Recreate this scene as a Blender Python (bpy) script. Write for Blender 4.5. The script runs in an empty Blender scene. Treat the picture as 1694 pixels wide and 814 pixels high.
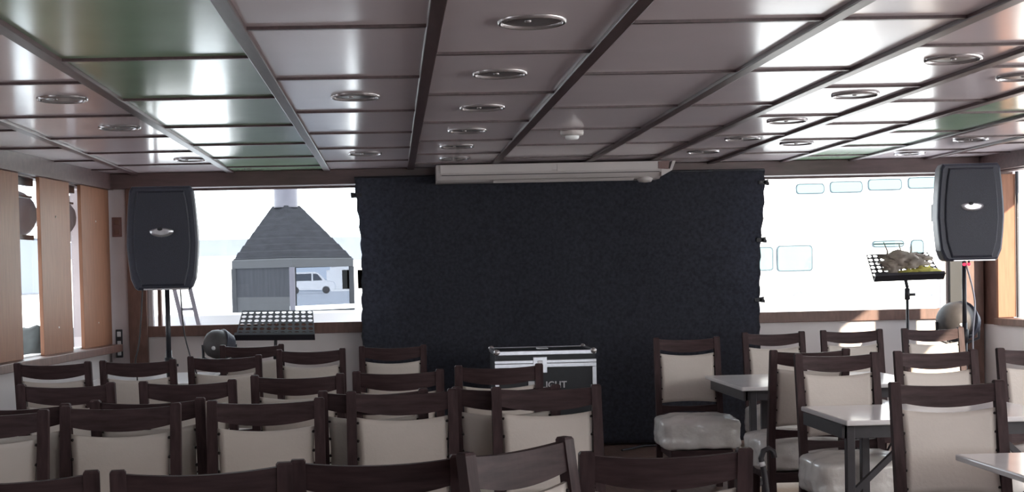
import bpy, bmesh, math, random
from mathutils import Vector, Matrix, noise
random.seed(7)
PI = math.pi
R = math.radians
C = bpy.context.scene.collection
SC = bpy.context.scene

# ------------------------------------------------------------------ camera, world, light, exposure
F, HC = 2250.0, 1.45                       # focal length in pixels, camera height
S = F/1350                                 # depth scale of the long room
PITCH, YAW, ROLL = 0.03, 0.03, 0.022
VPX, VPY = 650.0, 455.0                    # where the room's long axis vanishes in the photograph
r0 = Vector((math.cos(YAW), -math.sin(YAW), 0)); f0 = Vector((math.sin(YAW), math.cos(YAW), 0)); u0 = Vector((0, 0, 1))
fw = f0*math.cos(PITCH) - u0*math.sin(PITCH)
up = f0*math.sin(PITCH) + u0*math.cos(PITCH)
cr = r0*math.cos(ROLL) - up*math.sin(ROLL)
cu = up*math.cos(ROLL) + r0*math.sin(ROLL)
d_ = Vector((0, 1, 0))
PX0 = VPX - F*d_.dot(cr)/d_.dot(fw)
PY0 = VPY + F*d_.dot(cu)/d_.dot(fw)
EYE = Vector((0, 0, HC))
cam = bpy.data.cameras.new('camera'); co = bpy.data.objects.new('camera', cam); C.objects.link(co)
m = Matrix((cr, cu, -fw)).transposed().to_4x4(); m.translation = EYE; co.matrix_world = m
cam.sensor_width = 36; cam.lens = F/1694*36
cam.shift_x = (847-PX0)/1694; cam.shift_y = (PY0-407)/1694
cam.clip_start = .05; cam.clip_end = 600
SC.camera = co

w = bpy.data.worlds.new('overcast_sky'); SC.world = w; w.use_nodes = True
nt = w.node_tree; nt.nodes.clear()
bg = nt.nodes.new('ShaderNodeBackground'); bg.inputs[0].default_value = (.86, .94, 1, 1); bg.inputs[1].default_value = 5.5
ow = nt.nodes.new('ShaderNodeOutputWorld'); nt.links.new(bg.outputs[0], ow.inputs[0])

SC.view_settings.view_transform = 'Standard'; SC.view_settings.look = 'None'
SC.view_settings.gamma = 1; SC.view_settings.use_curve_mapping = False
SC.view_settings.exposure = 0.0
SC.cycles.max_bounces = 8; SC.cycles.diffuse_bounces = 5; SC.cycles.transparent_max_bounces = 12
SC.cycles.use_denoising = True
SC.cycles.sample_clamp_indirect = 8

def area(name, loc, direction, sx, sy, power, color=(.9, .95, 1)):
    l = bpy.data.lights.new(name, 'AREA'); l.shape = 'RECTANGLE'; l.size = sx; l.size_y = sy; l.energy = power; l.color = color
    o = bpy.data.objects.new(name, l); C.objects.link(o); o.location = loc
    o.rotation_euler = Vector(direction).to_track_quat('-Z', 'Y').to_euler()
    return o
# daylight at the saloon's stern and starboard glazing, plus a port fill lamp
area('daylight_stern_windows', (2.6, -5.85, 1.55), (0, 1, -.05), 4.6, 1.2, 45)
area('daylight_starboard_windows', (5.45, 3.8, 1.6), (-1, .25, -.05), 6, 1.15, 120, (1, .95, .88))
area('added_fill_port', (-2.93, -.6, 1.6), (1, 0, -.05), 9, 1.15, 14)  # added fill lamp along the boarded port wall, no window behind it

sl_ = bpy.data.lights.new('sun', 'SUN'); sl_.energy = 15; sl_.angle = .012; sl_.color = (1, .86, .66)
so_ = bpy.data.objects.new('sun', sl_); C.objects.link(so_); so_.rotation_euler = Vector((-.45, .83, -.33)).to_track_quat('-Z', 'Y').to_euler()

def ray(px, py):
    return (cr*((px-PX0)/F) - cu*((py-PY0)/F) + fw)
def at(px, py, Y):
    d = ray(px, py); return EYE + d*(Y/d.y)
def atz(px, py, z):
    d = ray(px, py); return EYE + d*((z-HC)/d.z)

# ------------------------------------------------------------------ materials
def mat(name, col, rough=.6, metal=0., var=.0, scale=20., stretch=(1, 1, 1), bump=0., bscale=None, spec=.5, coat=0., emit=None, sheen=0.):
    m = bpy.data.materials.new(name); m.use_nodes = True
    n = m.node_tree; b = n.nodes['Principled BSDF']
    b.inputs['Base Color'].default_value = (*col, 1); b.inputs['Roughness'].default_value = rough; b.inputs['Metallic'].default_value = metal
    b.inputs['Specular IOR Level'].default_value = spec; b.inputs['Coat Weight'].default_value = coat; b.inputs['Coat Roughness'].default_value = .12
    b.inputs['Sheen Weight'].default_value = sheen
    if emit: b.inputs['Emission Color'].default_value = (*emit[:3], 1); b.inputs['Emission Strength'].default_value = emit[3]
    if var or bump:
        tc = n.nodes.new('ShaderNodeTexCoord'); mp = n.nodes.new('ShaderNodeMapping'); mp.inputs['Scale'].default_value = stretch
        n.links.new(tc.outputs['Object'], mp.inputs[0])
        t = n.nodes.new('ShaderNodeTexNoise'); t.inputs['Scale'].default_value = scale; t.inputs['Detail'].default_value = 5
        n.links.new(mp.outputs[0], t.inputs['Vector'])
        if var:
            cr_ = n.nodes.new('ShaderNodeValToRGB')
            cr_.color_ramp.elements[0].position = .3; cr_.color_ramp.elements[1].position = .7
            cr_.color_ramp.elements[0].color = (*[max(0, c*(1-var)) for c in col], 1); cr_.color_ramp.elements[1].color = (*[min(1, c*(1+var)) for c in col], 1)
            n.links.new(t.outputs[0], cr_.inputs[0]); n.links.new(cr_.outputs[0], b.inputs['Base Color'])
        if bump:
            t2 = t
            if bscale:
                t2 = n.nodes.new('ShaderNodeTexNoise'); t2.inputs['Scale'].default_value = bscale; t2.inputs['Detail'].default_value = 4
                n.links.new(mp.outputs[0], t2.inputs['Vector'])
            bp = n.nodes.new('ShaderNodeBump'); bp.inputs['Strength'].default_value = bump; bp.inputs['Distance'].default_value = .01
            n.links.new(t2.outputs[0], bp.inputs['Height']); n.links.new(bp.outputs[0], b.inputs['Normal'])
    return m

def glass_mat(name, tint, refl=.06):
    m = bpy.data.materials.new(name); m.use_nodes = True; n = m.node_tree; n.nodes.clear()
    t = n.nodes.new('ShaderNodeBsdfTransparent'); t.inputs[0].default_value = (*tint, 1)
    g = n.nodes.new('ShaderNodeBsdfGlossy'); g.inputs['Roughness'].default_value = .02
    mx = n.nodes.new('ShaderNodeMixShader'); mx.inputs[0].default_value = refl
    o = n.nodes.new('ShaderNodeOutputMaterial')
    n.links.new(t.outputs[0], mx.inputs[1]); n.links.new(g.outputs[0], mx.inputs[2]); n.links.new(mx.outputs[0], o.inputs[0])
    return m

M = dict(
    darkwood=mat('dark_stained_wood', (.046, .0275, .029), .55, var=.35, scale=9, stretch=(6, 6, .7), spec=.13),
    railwood=mat('dark_stained_wood_rail', (.046, .0275, .029), .55, var=.35, scale=9, stretch=(.7, 6, 6), spec=.13),
    leather=mat('cream_leather', (.52, .465, .425), .55, var=.05, scale=6, bump=.12, bscale=60),
    seatcloth=mat('cream_seat_upholstery', (.50, .46, .41), .6, var=.06, scale=8, bump=.15, bscale=30),
    plastic=mat('clear_plastic_wrapped_upholstery', (.74, .71, .69), .32, var=.07, scale=7, bump=.9, bscale=13, coat=.7),
    stud=mat('dark_upholstery_stud', (.02, .015, .015), .35, metal=.6),
    panel=mat('satin_ceiling_panel', (.78, .69, .725), .17, var=.02, scale=3, spec=.6),
    greenpanel=mat('green_ceiling_panel', (.35, .50, .35), .17, var=.05, scale=3, spec=.6),
    batten=mat('ceiling_batten_wood', (.075, .045, .048), .36, var=.25, scale=8, stretch=(6, .7, 6)),
    backing=mat('ceiling_backing', (.03, .024, .026), .7),
    orange=mat('orange_brown_laminate', (.245, .112, .066), .5, var=.12, scale=14, stretch=(4, 4, .35), spec=.2),
    brown=mat('brown_frame_wood', (.13, .066, .052), .45, var=.25, scale=10, stretch=(3, 3, .8)),
    brownh=mat('brown_header_wood', (.085, .05, .05), .42, var=.2, scale=10, stretch=(.5, 3, 3)),
    wallwhite=mat('off_white_wall_panel', (.62, .57, .57), .5, var=.03, scale=4),
    pillar=mat('grey_pillar_laminate', (.42, .37, .38), .38, var=.05, scale=5),
    floor=mat('brown_deck_planks', (.13, .08, .066), .4, var=.3, scale=6, stretch=(8, .5, 1)),
    curtain=mat('black_backdrop_cloth', (.058, .061, .079), .9, var=.25, scale=40, bump=.25, bscale=25, spec=.2, sheen=.12),
    black=mat('matt_black_plastic', (.02, .02, .026), .55, var=.15, scale=30),
    lamphead=mat('dark_grey_lamp_housing', (.05, .045, .047), .6, var=.15, scale=20),
    blackmetal=mat('black_powder_coat', (.025, .025, .032), .42, metal=.2),
    speaker=mat('dark_grey_speaker_shell', (.036, .039, .060), .48, var=.12, scale=60, bump=.08, bscale=200),
    grille=mat('black_perforated_grille', (.026, .028, .044), .5, var=.4, scale=240, bump=.2, bscale=240),
    silver=mat('brushed_silver', (.62, .62, .66), .3, metal=.9, var=.08, scale=30),
    chrome=mat('chrome_ring', (.45, .42, .43), .26, metal=.7),
    lampgrey=mat('frosted_lamp_diffuser', (.17, .155, .16), .3),
    acwhite=mat('aged_white_plastic', (.50, .46, .455), .42, var=.03, scale=4),
    acdark=mat('dark_slot', (.06, .05, .055), .6),
    tabletop=mat('pale_laminate_tabletop', (.72, .70, .71), .16, var=.03, scale=6, spec=.6),
    tabledark=mat('dark_table_frame', (.035, .032, .038), .45, var=.2, scale=12),
    case=mat('black_flight_case_laminate', (.013, .014, .019), .45, var=.2, scale=30),
    white=mat('white_paint', (.85, .86, .87), .5, var=.02, scale=2),
    plate=mat('reddish_brown_plate', (.15, .075, .07), .4),
    label=mat('pale_label', (.6, .6, .62), .5),
    red=mat('red_indicator', (.6, .02, .04), .4, emit=(1, .05, .12, 1.6)),
    yellow=mat('yellow_cloth', (.72, .66, .16), .7, var=.15, scale=30),
    cloth=mat('crumpled_beige_cloth', (.42, .36, .31), .8, var=.25, scale=18, bump=.4),
    brass=mat('small_steel_screw', (.8, .78, .75), .3, metal=.7),
    quay=mat('pale_concrete_quay', (.72, .73, .74), .8, var=.06, scale=.6),
    hull=mat('white_ship_paint', (.86, .88, .89), .45, var=.02, scale=.5),
    shipglass=mat('pale_blue_ship_glass', (.10, .155, .165), .4, spec=.08),
    shipframe=mat('grey_window_gasket', (.03, .045, .06), .5, spec=.1),
    bluegrey=mat('blue_grey_cladding', (.075, .092, .125), .6, var=.1, scale=.8),
    kiosk=mat('grey_board_cladding', (.022, .023, .028), .7, var=.15, scale=5, stretch=(6, 6, .6), spec=.15),
    kioskdark=mat('dark_grey_board', (.011, .012, .016), .6, var=.15, scale=5),
    shingle=mat('weathered_grey_shingle', (.016, .0163, .020), .8, var=.25, scale=7, stretch=(1, 1, 4), spec=.15),
    pipe=mat('grey_flue_pipe', (.075, .07, .088), .45, var=.08, scale=6),
    tyre=mat('dark_rubber', (.03, .03, .035), .7),
    buoy=mat('weathered_grey_buoy', (.14, .13, .135), .6, var=.12, scale=6),
    alu=mat('dull_aluminium', (.34, .33, .37), .4, metal=.6),
    bush=mat('dark_foliage', (.03, .034, .033), .8, var=.3, scale=9),
    glass=glass_mat('window_glass', (.985, .99, .995), .006),
    tint=glass_mat('tinted_glass', (.30, .32, .36), .01),
    carglass=mat('dark_car_glass', (.05, .06, .08), .1),
)

# ------------------------------------------------------------------ mesh helpers
class MB:
    """collects shapes; build() links them as one mesh object"""
    def __init__(s): s.bm = bmesh.new(); s.mats = []
    def mi(s, m):
        if m not in s.mats: s.mats.append(m)
        return s.mats.index(m)
    def _tag(s, faces, m, smooth=False):
        i = s.mi(m)
        for f in faces: f.material_index = i; f.smooth = smooth
    def box(s, x0, x1, y0, y1, z0, z1, m, bev=0., T=None):
        r = bmesh.ops.create_cube(s.bm, size=1)
        vs = r['verts']
        for v in vs: v.co = Vector(((x0+x1)/2+v.co.x*(x1-x0), (y0+y1)/2+v.co.y*(y1-y0), (z0+z1)/2+v.co.z*(z1-z0)))
        fs = list({f for v in vs for f in v.link_faces})
        if bev:
            es = list({e for f in fs for e in f.edges})
            rb = bmesh.ops.bevel(s.bm, geom=es, offset=bev, segments=2, profile=.5, affect='EDGES')
            vs = list({v for f in rb['faces'] for v in f.verts} | {v for v in vs if v.is_valid})
            fs = list({f for v in vs for f in v.link_faces})
        if T is not None:
            for v in vs: v.co = T @ v.co
        s._tag(fs, m); return vs
    def loft(s, rings, m, cap=True, smooth=False, close=True):
        vr = [[s.bm.verts.new(Vector(p)) for p in ring] for ring in rings]
        fs = []
        for a, b in zip(vr, vr[1:]):
            n = len(a)
            for k in range(n if close else n-1):
                fs.append(s.bm.faces.new((a[k], a[(k+1) % n], b[(k+1) % n], b[k])))
        s._tag(fs, m, smooth)
        if cap and close:
            c = [s.bm.faces.new(list(reversed(vr[0]))), s.bm.faces.new(vr[-1])]
            s._tag(c, m)
        return vr
    def tube(s, pts, r, m, n=10, cap=True):
        pts = [Vector(p) for p in pts]; rs = r if isinstance(r, (list, tuple)) else [r]*len(pts)
        rings = []; u = None
        for k, p in enumerate(pts):
            t = (pts[min(k+1, len(pts)-1)]-pts[max(k-1, 0)]).normalized()
            if u is None: u = t.orthogonal().normalized()
            else: u = (u-t*u.dot(t)).normalized()
            v = t.cross(u)
            rings.append([p+(u*math.cos(2*PI*j/n)+v*math.sin(2*PI*j/n))*rs[k] for j in range(n)])
        s.loft(rings, m, cap, True)
    def lathe(s, prof, m, T=None, n=24, smooth=True):
        rings = [[Vector((r_*math.cos(2*PI*j/n), r_*math.sin(2*PI*j/n), z)) for j in range(n)] for r_, z in prof]
        if T is not None: rings = [[T @ p for p in ring] for ring in rings]
        s.loft(rings, m, True, smooth)
    def prism(s, outline, y0, y1, m, bev=0., T=None):
        """outline in (x, z), extruded along y"""
        a = [Vector((x, y0, z)) for x, z in outline]; b = [Vector((x, y1, z)) for x, z in outline]
        if T is not None: a = [T @ p for p in a]; b = [T @ p for p in b]
        s.loft([a, b], m)
    def ico(s, c, r, m, sub=2, sc=(1, 1, 1), jit=0.):
        rr = bmesh.ops.create_icosphere(s.bm, subdivisions=sub, radius=1)
        for v in rr['verts']:
            k = 1 + (noise.noise(v.co*2.3+Vector(c)*3)*jit if jit else 0)
            v.co = Vector(c)+Vector((v.co.x*sc[0], v.co.y*sc[1], v.co.z*sc[2]))*r*k
        s._tag({f for v in rr['verts'] for f in v.link_faces}, m, True)
    def build(s, name, parent=None, fix=True):
        if fix: bmesh.ops.recalc_face_normals(s.bm, faces=s.bm.faces)
        me = bpy.data.meshes.new(name); s.bm.to_mesh(me); s.bm.free()
        for m in s.mats: me.materials.append(m)
        o = bpy.data.objects.new(name, me); C.objects.link(o)
        if parent: o.parent = parent
        return o

def tag(o, label=None, cat=None, group=None, kind=None):
    if label: o['label'] = label
    if cat: o['category'] = cat
    if group: o['group'] = group
    if kind: o['kind'] = kind
    return o
def empty(name, loc, rz=0, label=None, cat=None, group=None):
    o = bpy.data.objects.new(name, None); C.objects.link(o); o.location = loc; o.rotation_euler = (0, 0, rz); o.empty_display_size = .1
    return tag(o, label, cat, group)
def struct(mb, name, label, cat='structure', parent=None):
    o = mb.build(name, parent)
    if parent is None: tag(o, label, cat, None, 'structure')
    return o
def copy_tree(o, parent=None):
    c = o.copy(); C.objects.link(c)
    if parent: c.parent = parent
    for ch in list(o.children): copy_tree(ch, c)
    return c

# ------------------------------------------------------------------ room shell
CEIL = HC+.88
YB = 6.8*S                                 # forward wall
YR = -6.0                                  # wall behind the camera
YK = 3.2*S                                 # where the side walls start to draw in
def left_x(Y): return -2.35-.178/S*(YB-max(Y, YK))
def right_x(Y): return 4.96+.178/S*(YB-max(Y, YK))

b = MB(); b.box(-3.4, 6.0, YR-.1, YB+.12, -.1, 0, M['floor']); struct(b, 'floor', 'dark brown deck floor of the saloon', 'floor')

# ceiling: dark backing with satin panels separated by narrow grooves
beams = [-2.85, -2.09, -1.31, -.52, .165, .833, 1.574, 2.09, 2.646, 3.255, 3.83, 4.46, 5.05, 5.6]
cl = [-3.4, -2.66, -1.92, -1.18, -.44, .30, 1.04, 1.78, 2.52, 3.26, 3.99, 4.73, 5.38, 5.97, 6.46]
sl = [-3.03, -2.29, -1.55, -.81, -.07, .67, 1.41, 2.15, 2.89, 3.63, 4.37, 5.03, 5.63, 6.25]
typ = 'cscscsscscscs'                       # stagger of the cross joints per bay
green = {2, 9}
b = MB()
pl_ = [(left_x(YR)-.05, YR), (right_x(YR)+.05, YR), (right_x(YK)+.05, YK), (right_x(YB)+.05, YB+.1), (left_x(YB)-.05, YB+.1), (left_x(YK)-.05, YK)]
b.loft([[Vector((x, y, z)) for x, y in pl_] for z in (CEIL+.012, CEIL+.08)], M['backing'])
for k in range(len(beams)-1):
    ys = [YR]+[q*S for q in (cl if typ[k] == 'c' else sl) if q*S > YR+.2]+[YB]
    for y0, y1 in zip(ys, ys[1:]):
        if k == 2: mm = M['greenpanel']
        elif k == 9 and y1 > 4.5*S: mm = M['greenpanel']
        else: mm = M['panel']
        b.box(beams[k], beams[k+1], y0+.009, y1-.009, CEIL, CEIL+.014, mm)
        if y1 < YB: b.box(beams[k], beams[k+1], y1-.011, y1+.011, CEIL-.011, CEIL+.013, M['batten'])
struct(b, 'ceiling', 'low ceiling of glossy grey and green panels', 'ceiling')
for k, x in enumerate(beams):
    b = MB(); b.box(x-.028, x+.028, YR, YB-.12, CEIL-.018, CEIL+.002, M['batten'], .004)
    struct(b, 'trim_%d' % (k+1), 'long dark wooden batten under the ceiling panels', 'trim')

# forward wall with its two windows
def wx(px, py=455): return at(px, py, YB).x
WL0, WL1, WR0, WR1 = wx(246, 530), wx(640, 420), wx(1215, 400), wx(1563, 500)
ZT, ZS = 2.205, 1.065
b = MB()
T_ = .1
XL, XR = left_x(YB), right_x(YB)
b.box(XL-.3, XR+.4, YB, YB+T_, 0, ZS-.07, M['wallwhite'])
b.box(XL-.3, XR+.4, YB, YB+T_, ZT, CEIL+.02, M['wallwhite'])
b.box(XL-.3, WL0, YB, YB+T_, ZS-.07, ZT, M['pillar'])
b.box(WL1, WR0, YB, YB+T_, ZS-.07, ZT, M['wallwhite'])
b.box(WR1, XR+.4, YB, YB+T_, ZS-.07, ZT, M['wallwhite'])
struct(b, 'wall_front', 'off-white forward wall below and between the windows', 'wall')
b = MB(); b.box(XL, XR, YB-.11, YB, ZT-.0, CEIL-.001, M['brownh'], .006); struct(b, 'trim_20', 'dark brown header beam over the forward windows', 'trim')
def window(n, x0, x1, label, mull=()):
    b = MB()
    b.box(x0, x1, YB+.0, YB+T_, ZS-.07, ZS, M['brownh'])
    b.box(x0, x1, YB+.04, YB+.075, ZT-.02, ZT, M['brownh'])
    for xx in (x0, x1-.035): b.box(xx, xx+.035, YB+.0, YB+.08, ZS, ZT-.02, M['pillar'], .003)
    for xx in mull: b.box(xx, xx+.03, YB+.01, YB+.07, ZS, ZT-.02, M['brown'])
    o = struct(b, 'window_%d' % n, label, 'window')
    s = MB(); s.box(x0-.06, x1+.03, YB-.035, YB-.001, ZS-.085, ZS+.005, M['brown'], .004); s.build('window_sill', o)
    g = MB(); g.box(x0+.036, x1-.036, YB+.05, YB+.056, ZS+.001, ZT-.021, M['glass']); g.build('glass_pane', o)
window(1, WL0, WL1, 'wide window left of the black backdrop', (WL0+.075,))
window(2, WR0, WR1, 'wide window right of the black backdrop')

# brown posts and the right corner panel on the forward wall
b = MB(); b.box(wx(214, 500), WL0-.002, YB-.05, YB-.001, 0, ZT, M['brown'], .004); struct(b, 'trim_21', 'brown wooden post left of the forward window', 'trim')
b = MB()
b.box(WR1+.03, XR-.16, YB-.04, YB-.001, 0, ZT, M['kioskdark'], .003)
struct(b, 'trim_22', 'dark panel between the right forward window and corner', 'trim')
b = MB(); b.box(XR-.155, XR-.004, YB-.06, YB-.001, 0, ZT, M['brown'], .004); struct(b, 'trim_23', 'brown wooden post in the right forward corner', 'trim')

# side walls: local frames along the raked parts
def wall_frame(side):
    fx = left_x if side < 0 else right_x
    p = Vector((fx(YB), YB, 0)); q = Vector((fx(YK), YK, 0))
    t = (q-p).normalized(); nrm = Vector((-t.y, t.x, 0))
    if nrm.x*(-side) < 0: nrm = -nrm                      # points into the room
    return p, t, nrm, (q-p).length
def wall_T(side):
    p, t, n, L = wall_frame(side)
    return Matrix(((t.x, n.x, 0, p.x), (t.y, n.y, 0, p.y), (0, 0, 1, 0), (0, 0, 0, 1))), L     # x along wall from corner, y into the room
TL, LL = wall_T(-1); TR, LR = wall_T(1)
def along(side, px, py=455):
    p, t, n, L = wall_frame(side); d = ray(px, py); d = Vector((d.x, d.y))
    a = Vector((t.x, t.y)); o = Vector((p.x, p.y))
    det = d.x*(-a.y)-d.y*(-a.x)
    s_ = (o.x*(-a.y)-o.y*(-a.x))/det
    k = (d.x*o.y-d.y*o.x)/(-det) if False else ((d*s_)-o).dot(a)
    return k
ZLS, ZLT = .93, 2.19
def side_wall(side, T, L, name, label):
    b = MB(); s = side
    b.box(-.02, L, -.1, 0, 0, ZLS, M['wallwhite'], T=T)
    b.box(-.02, L, -.1, 0, ZLT, CEIL+.02, M['brownh'], T=T)
    x = left_x(YK) if s < 0 else right_x(YK)
    x0, x1 = (x-.1, x) if s < 0 else (x, x+.1)
    b.box(x0, x1, YR-.1, YK, 0, .93, M['wallwhite']); b.box(x0, x1, YR-.1, YK, 2.19, CEIL+.02, M['brownh'])
    if s < 0: b.box(x0, x1, YR, 4.2, .93, 2.19, M['orange'])
    for yy in (-6, -4.4, -2.8, -1.2, .4, 2.0, 3.6, 5.2): b.box(x0, x1, yy-.1, yy+.1, .93, 2.19, M['orange'])
    struct(b, name, label, 'wall')
side_wall(-1, TL, LL, 'wall_left', 'left cabin wall with brown boards and narrow windows')
side_wall(1, TR, LR, 'wall_right', 'right cabin wall with wooden window posts')
b = MB(); x0, x1 = left_x(YK)-.1, right_x(YK)+.1
b.box(x0, x1, YR-.1, YR, 0, .9, M['wallwhite']); b.box(x0, x1, YR-.1, YR, 2.15, CEIL+.02, M['brownh'])
b.box(x0+.1, .6, YR-.1, YR, .9, 2.15, M['orange'])
for xx in (.7, 2.0, 3.6, 5.55): b.box(xx-.1, xx+.1, YR-.1, YR, .9, 2.15, M['orange'])
struct(b, 'wall_rear', 'rear cabin wall with a band of windows', 'wall')
# cornices
b = MB(); b.box(.0, LL, .001, .07, 2.2, CEIL-.001, M['brownh'], T=TL); struct(b, 'trim_24', 'brown cornice over the narrow left windows', 'trim')
b = MB(); b.box(.0, LR, .001, .07, 2.2, CEIL-.001, M['brownh'], T=TR); struct(b, 'trim_25', 'brown cornice along the right wall', 'trim')
# ledge below the left windows
b = MB(); b.box(.05, LL, .001, .12, ZLS-.06, ZLS, M['brown'], .004, T=TL); struct(b, 'trim_26', 'brown ledge under the narrow left windows', 'trim')

# left boards and the slit windows between them (distances from the forward corner)
e = {k: along(-1, k) for k in (177, 131, 112, 63, 28)}
board_edges = [(e[177], e[131]), (e[112], e[63]), (e[28], e[28]+1.0), (e[28]+1.35, e[28]+2.2), (e[28]+2.5, LL)]
for k, (a0, a1) in enumerate(board_edges):
    b = MB(); b.box(a0, a1, .002, .03, ZLS+.001, 2.199, M['orange'], .002, T=TL)
    o = struct(b, 'trim_%d' % (30+k), 'orange-brown laminate board screwed beside a narrow window', 'trim')
    for zz in (1.12, 1.93):
        s = MB(); Ts = TL @ Matrix.Translation(((a0+a1)/2, .0305, zz)) @ Matrix.Rotation(-PI/2, 4, 'X'); s.lathe([(.007, -.001), (.006, .003), (.001, .004)], M['brass'], Ts, 10); s.build('screw', o)
gaps = [(e[131], e[112]), (e[63], e[28]), (e[28]+1.0, e[28]+1.35), (e[28]+2.2, e[28]+2.5)]
for k, (a0, a1) in enumerate(gaps):
    b = MB()
    b.box(a1-.02, a1+.05, -.09, .0, ZLS, ZLT, M['blackmetal'], T=TL);
    a1 -= .01; a0 -= .09
    b.box(a0, a1-.01, -.09, -.05, ZLT-.05, ZLT, M['blackmetal'], T=TL)
    b.box(a0, a1-.01, -.09, -.06, 2.055, 2.07, M['blackmetal'], T=TL)
    if k == 1: b.box(a0, a1-.01, -.09, -.055, 1.755, 1.79, M['blackmetal'], T=TL)
    o = struct(b, 'window_%d' % (3+k), 'narrow window slit between orange-brown boards', 'window')
    g = MB(); g.box(a0, a1, -.075, -.069, ZLS+.001, ZLT-.051, M['glass'], T=TL); g.build('glass_pane', o)
    s = MB(); s.box(a0, a1-.012, -.099, .0, ZLS-.001, ZLS+.012, M['white'], T=TL); s.build('window_sill', o)
# right side window next to the corner: warm laminate reveal
a0 = along(1, 1652); a1 = a0+1.25
b = MB(); b.box(.0, a0-.03, -.15, .0, ZLS, ZLT, M['brown'], T=TR); b.box(a0-.03, a0, -.155, .004, ZLS+.06, ZLT-.02, M['orange'], .002, T=TR)
b.box(a0-.03, a1, -.155, .03, ZLS, ZLS+.055, M['brown'], .003, T=TR)
b.box(a0, a0+.02, -.17, -.155, ZLS+.056, ZLT, M['blackmetal'], T=TR)
o = struct(b, 'window_8', 'right side window with a sunlit orange reveal', 'window')
g = MB(); g.box(a0+.02, a1, -.167, -.161, ZLS+.056, ZLT, M['glass'], T=TR); g.build('glass_pane', o)
b = MB()
for k in range(2): b.box(a1+k*1.5, a1+k*1.5+.6, -.1, .0, ZLS, ZLT, M['orange'], T=TR)
struct(b, 'trim_40', 'orange-brown posts between the right side windows', 'trim')
b = MB(); b.box(-.0, .03, .001, .02, ZLS+.0, 2.199, M['brown'], T=TL); struct(b, 'trim_41', 'narrow brown edge strip in the left forward corner', 'trim')

# ------------------------------------------------------------------ outside
b = MB(); b.box(-120, 160, YB+1.6, 230, -.5, -.1, M['quay']); struct(b, 'quay', 'pale concrete quay outside the forward windows', 'ground')
b = MB(); b.box(-120, -3.6, -40, YB+1.6, -.9, -.6, M['quay']); b.box(-120, 160, -70, -9, -.9, -.6, M['quay']); b.box(6.6, 160, -9, YB+1.6, -.9, -.6, M['quay'])
struct(b, 'harbour_water', 'pale bright water around the boat', 'water')
b = MB(); b.box(-3.3, 5.9, YR-1.5, YB+.1, 2.45, 5.2, M['white'], .05); struct(b, 'sun_block_above', 'unseen white box added above the saloon to shade the kiosk', 'deck')  # unseen box, added to keep the sun off the kiosk
b = MB(); b.box(8.5, 14, -14, -1.6, -.9, 5.0, M['white'], .1); struct(b, 'sun_block_starboard', 'unseen white block added to starboard to stop the low sun', 'hull')  # unseen, added so low sun misses the starboard openings farther aft
b = MB(); b.box(-2.9, 5.6, YB+.1, YB+.75, -.1, .0, M['white']); b.box(-2.9, wx(640)+.3, YB+.7, YB+.8, 0, at(545, 514, YB+.75).z, M['white'], .02); struct(b, 'foredeck', 'white foredeck and bulwark outside the left window', 'deck')

# outdoor barbecue kiosk with a pyramid hood
KY = 9.6*S; kc = at(484, 430, KY); s_ = KY/F
k_root = empty('barbecue_kiosk', (kc.x, KY, -.1), 0, 'grey pyramid-roofed kiosk with a flue seen through the left window', 'kiosk')
hw = 98*s_; ze = kc.z+.1; zt = at(475, 341, KY).z+.1
rot = R(45)
def sq(h, z, cx=0, n=1):
    c = [(-h, 0), (.06*h, -h), (h, 0), (-.06*h, h)]
    return [Vector((cx+x, y, z)) for x, y in c]
b = MB(); b.loft([sq(hw*1.02, ze-.09), sq(hw*1.02, ze), sq(hw*.985, ze+.02)], M['kioskdark']); b.build('fascia', k_root)
b = MB(); rings = []
for j in range(9):
    t = j/8; h = hw*(1-t)+.16*t; z = ze+.02+(zt-ze-.02)*t
    rings.append(sq(h, z, -.06*t))
    if j < 8: rings.append(sq(h-.006*1.0-.02*(1-t), z+.012, -.06*t))
b.loft(rings, M['shingle']); b.build('roof', k_root)
b = MB(); b.lathe([(.15, zt-.02), (.14, zt+.0), (.14, zt+.75), (.19, zt+.75), (.19, zt+.80), (.02, zt+.9)], M['pipe'], Matrix.Translation((-.06, 0, 0)), 20); b.build('flue', k_root)
cs = sq(hw*.985, 0)
def kwall(p, q, z0, z1, m, name, t=.03):
    d = (q-p).normalized(); n = Vector((-d.y, d.x, 0))*t
    b = MB(); b.loft([[p+Vector((0, 0, z0)), q+Vector((0, 0, z0)), q+n+Vector((0, 0, z0)), p+n+Vector((0, 0, z0))], [p+Vector((0, 0, z1)), q+Vector((0, 0, z1)), q+n+Vector((0, 0, z1)), p+n+Vector((0, 0, z1))]], m)
    return b.build(name, k_root)
zlow = at(430, 491, KY).z+.1; zc = at(540, 506, KY).z+.1
kwall(cs[0], cs[1], zlow, ze-.09, M['kiosk'], 'upper_panel'); kwall(cs[0], cs[1], 0, zlow, M['kioskdark'], 'lower_panel')
kwall(cs[1], cs[2], 0, zc, M['kioskdark'], 'counter_wall'); kwall(cs[1]*.97, cs[2]*.97, zc, ze-.09, M['tint'], 'glass_pane', .006)
kwall(cs[2], cs[3], 0, zc-.1, M['kioskdark'], 'rear_wall')
kwall(cs[3], cs[0], 0, zc-.1, M['kioskdark'], 'rear_wall')
b = MB(); mid = (cs[1]+cs[2])/2; d = (cs[2]-cs[1]).normalized(); n = Vector((d.y, -d.x, 0))
b.loft([[p+Vector((0, 0, z)) for p in (cs[1]+n*.10, cs[2]+n*.10, cs[2]-n*.05, cs[1]-n*.05)] for z in (zc-.03, zc+.02)], M['white']); b.build('counter', k_root)
for p in cs:
    b = MB(); b.box(p.x-.03, p.x+.03, p.y-.03, p.y+.03, 0, ze-.09, M['pipe'] if p is cs[1] else M['kioskdark'], .005); b.build('corner_post', k_root)

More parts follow.
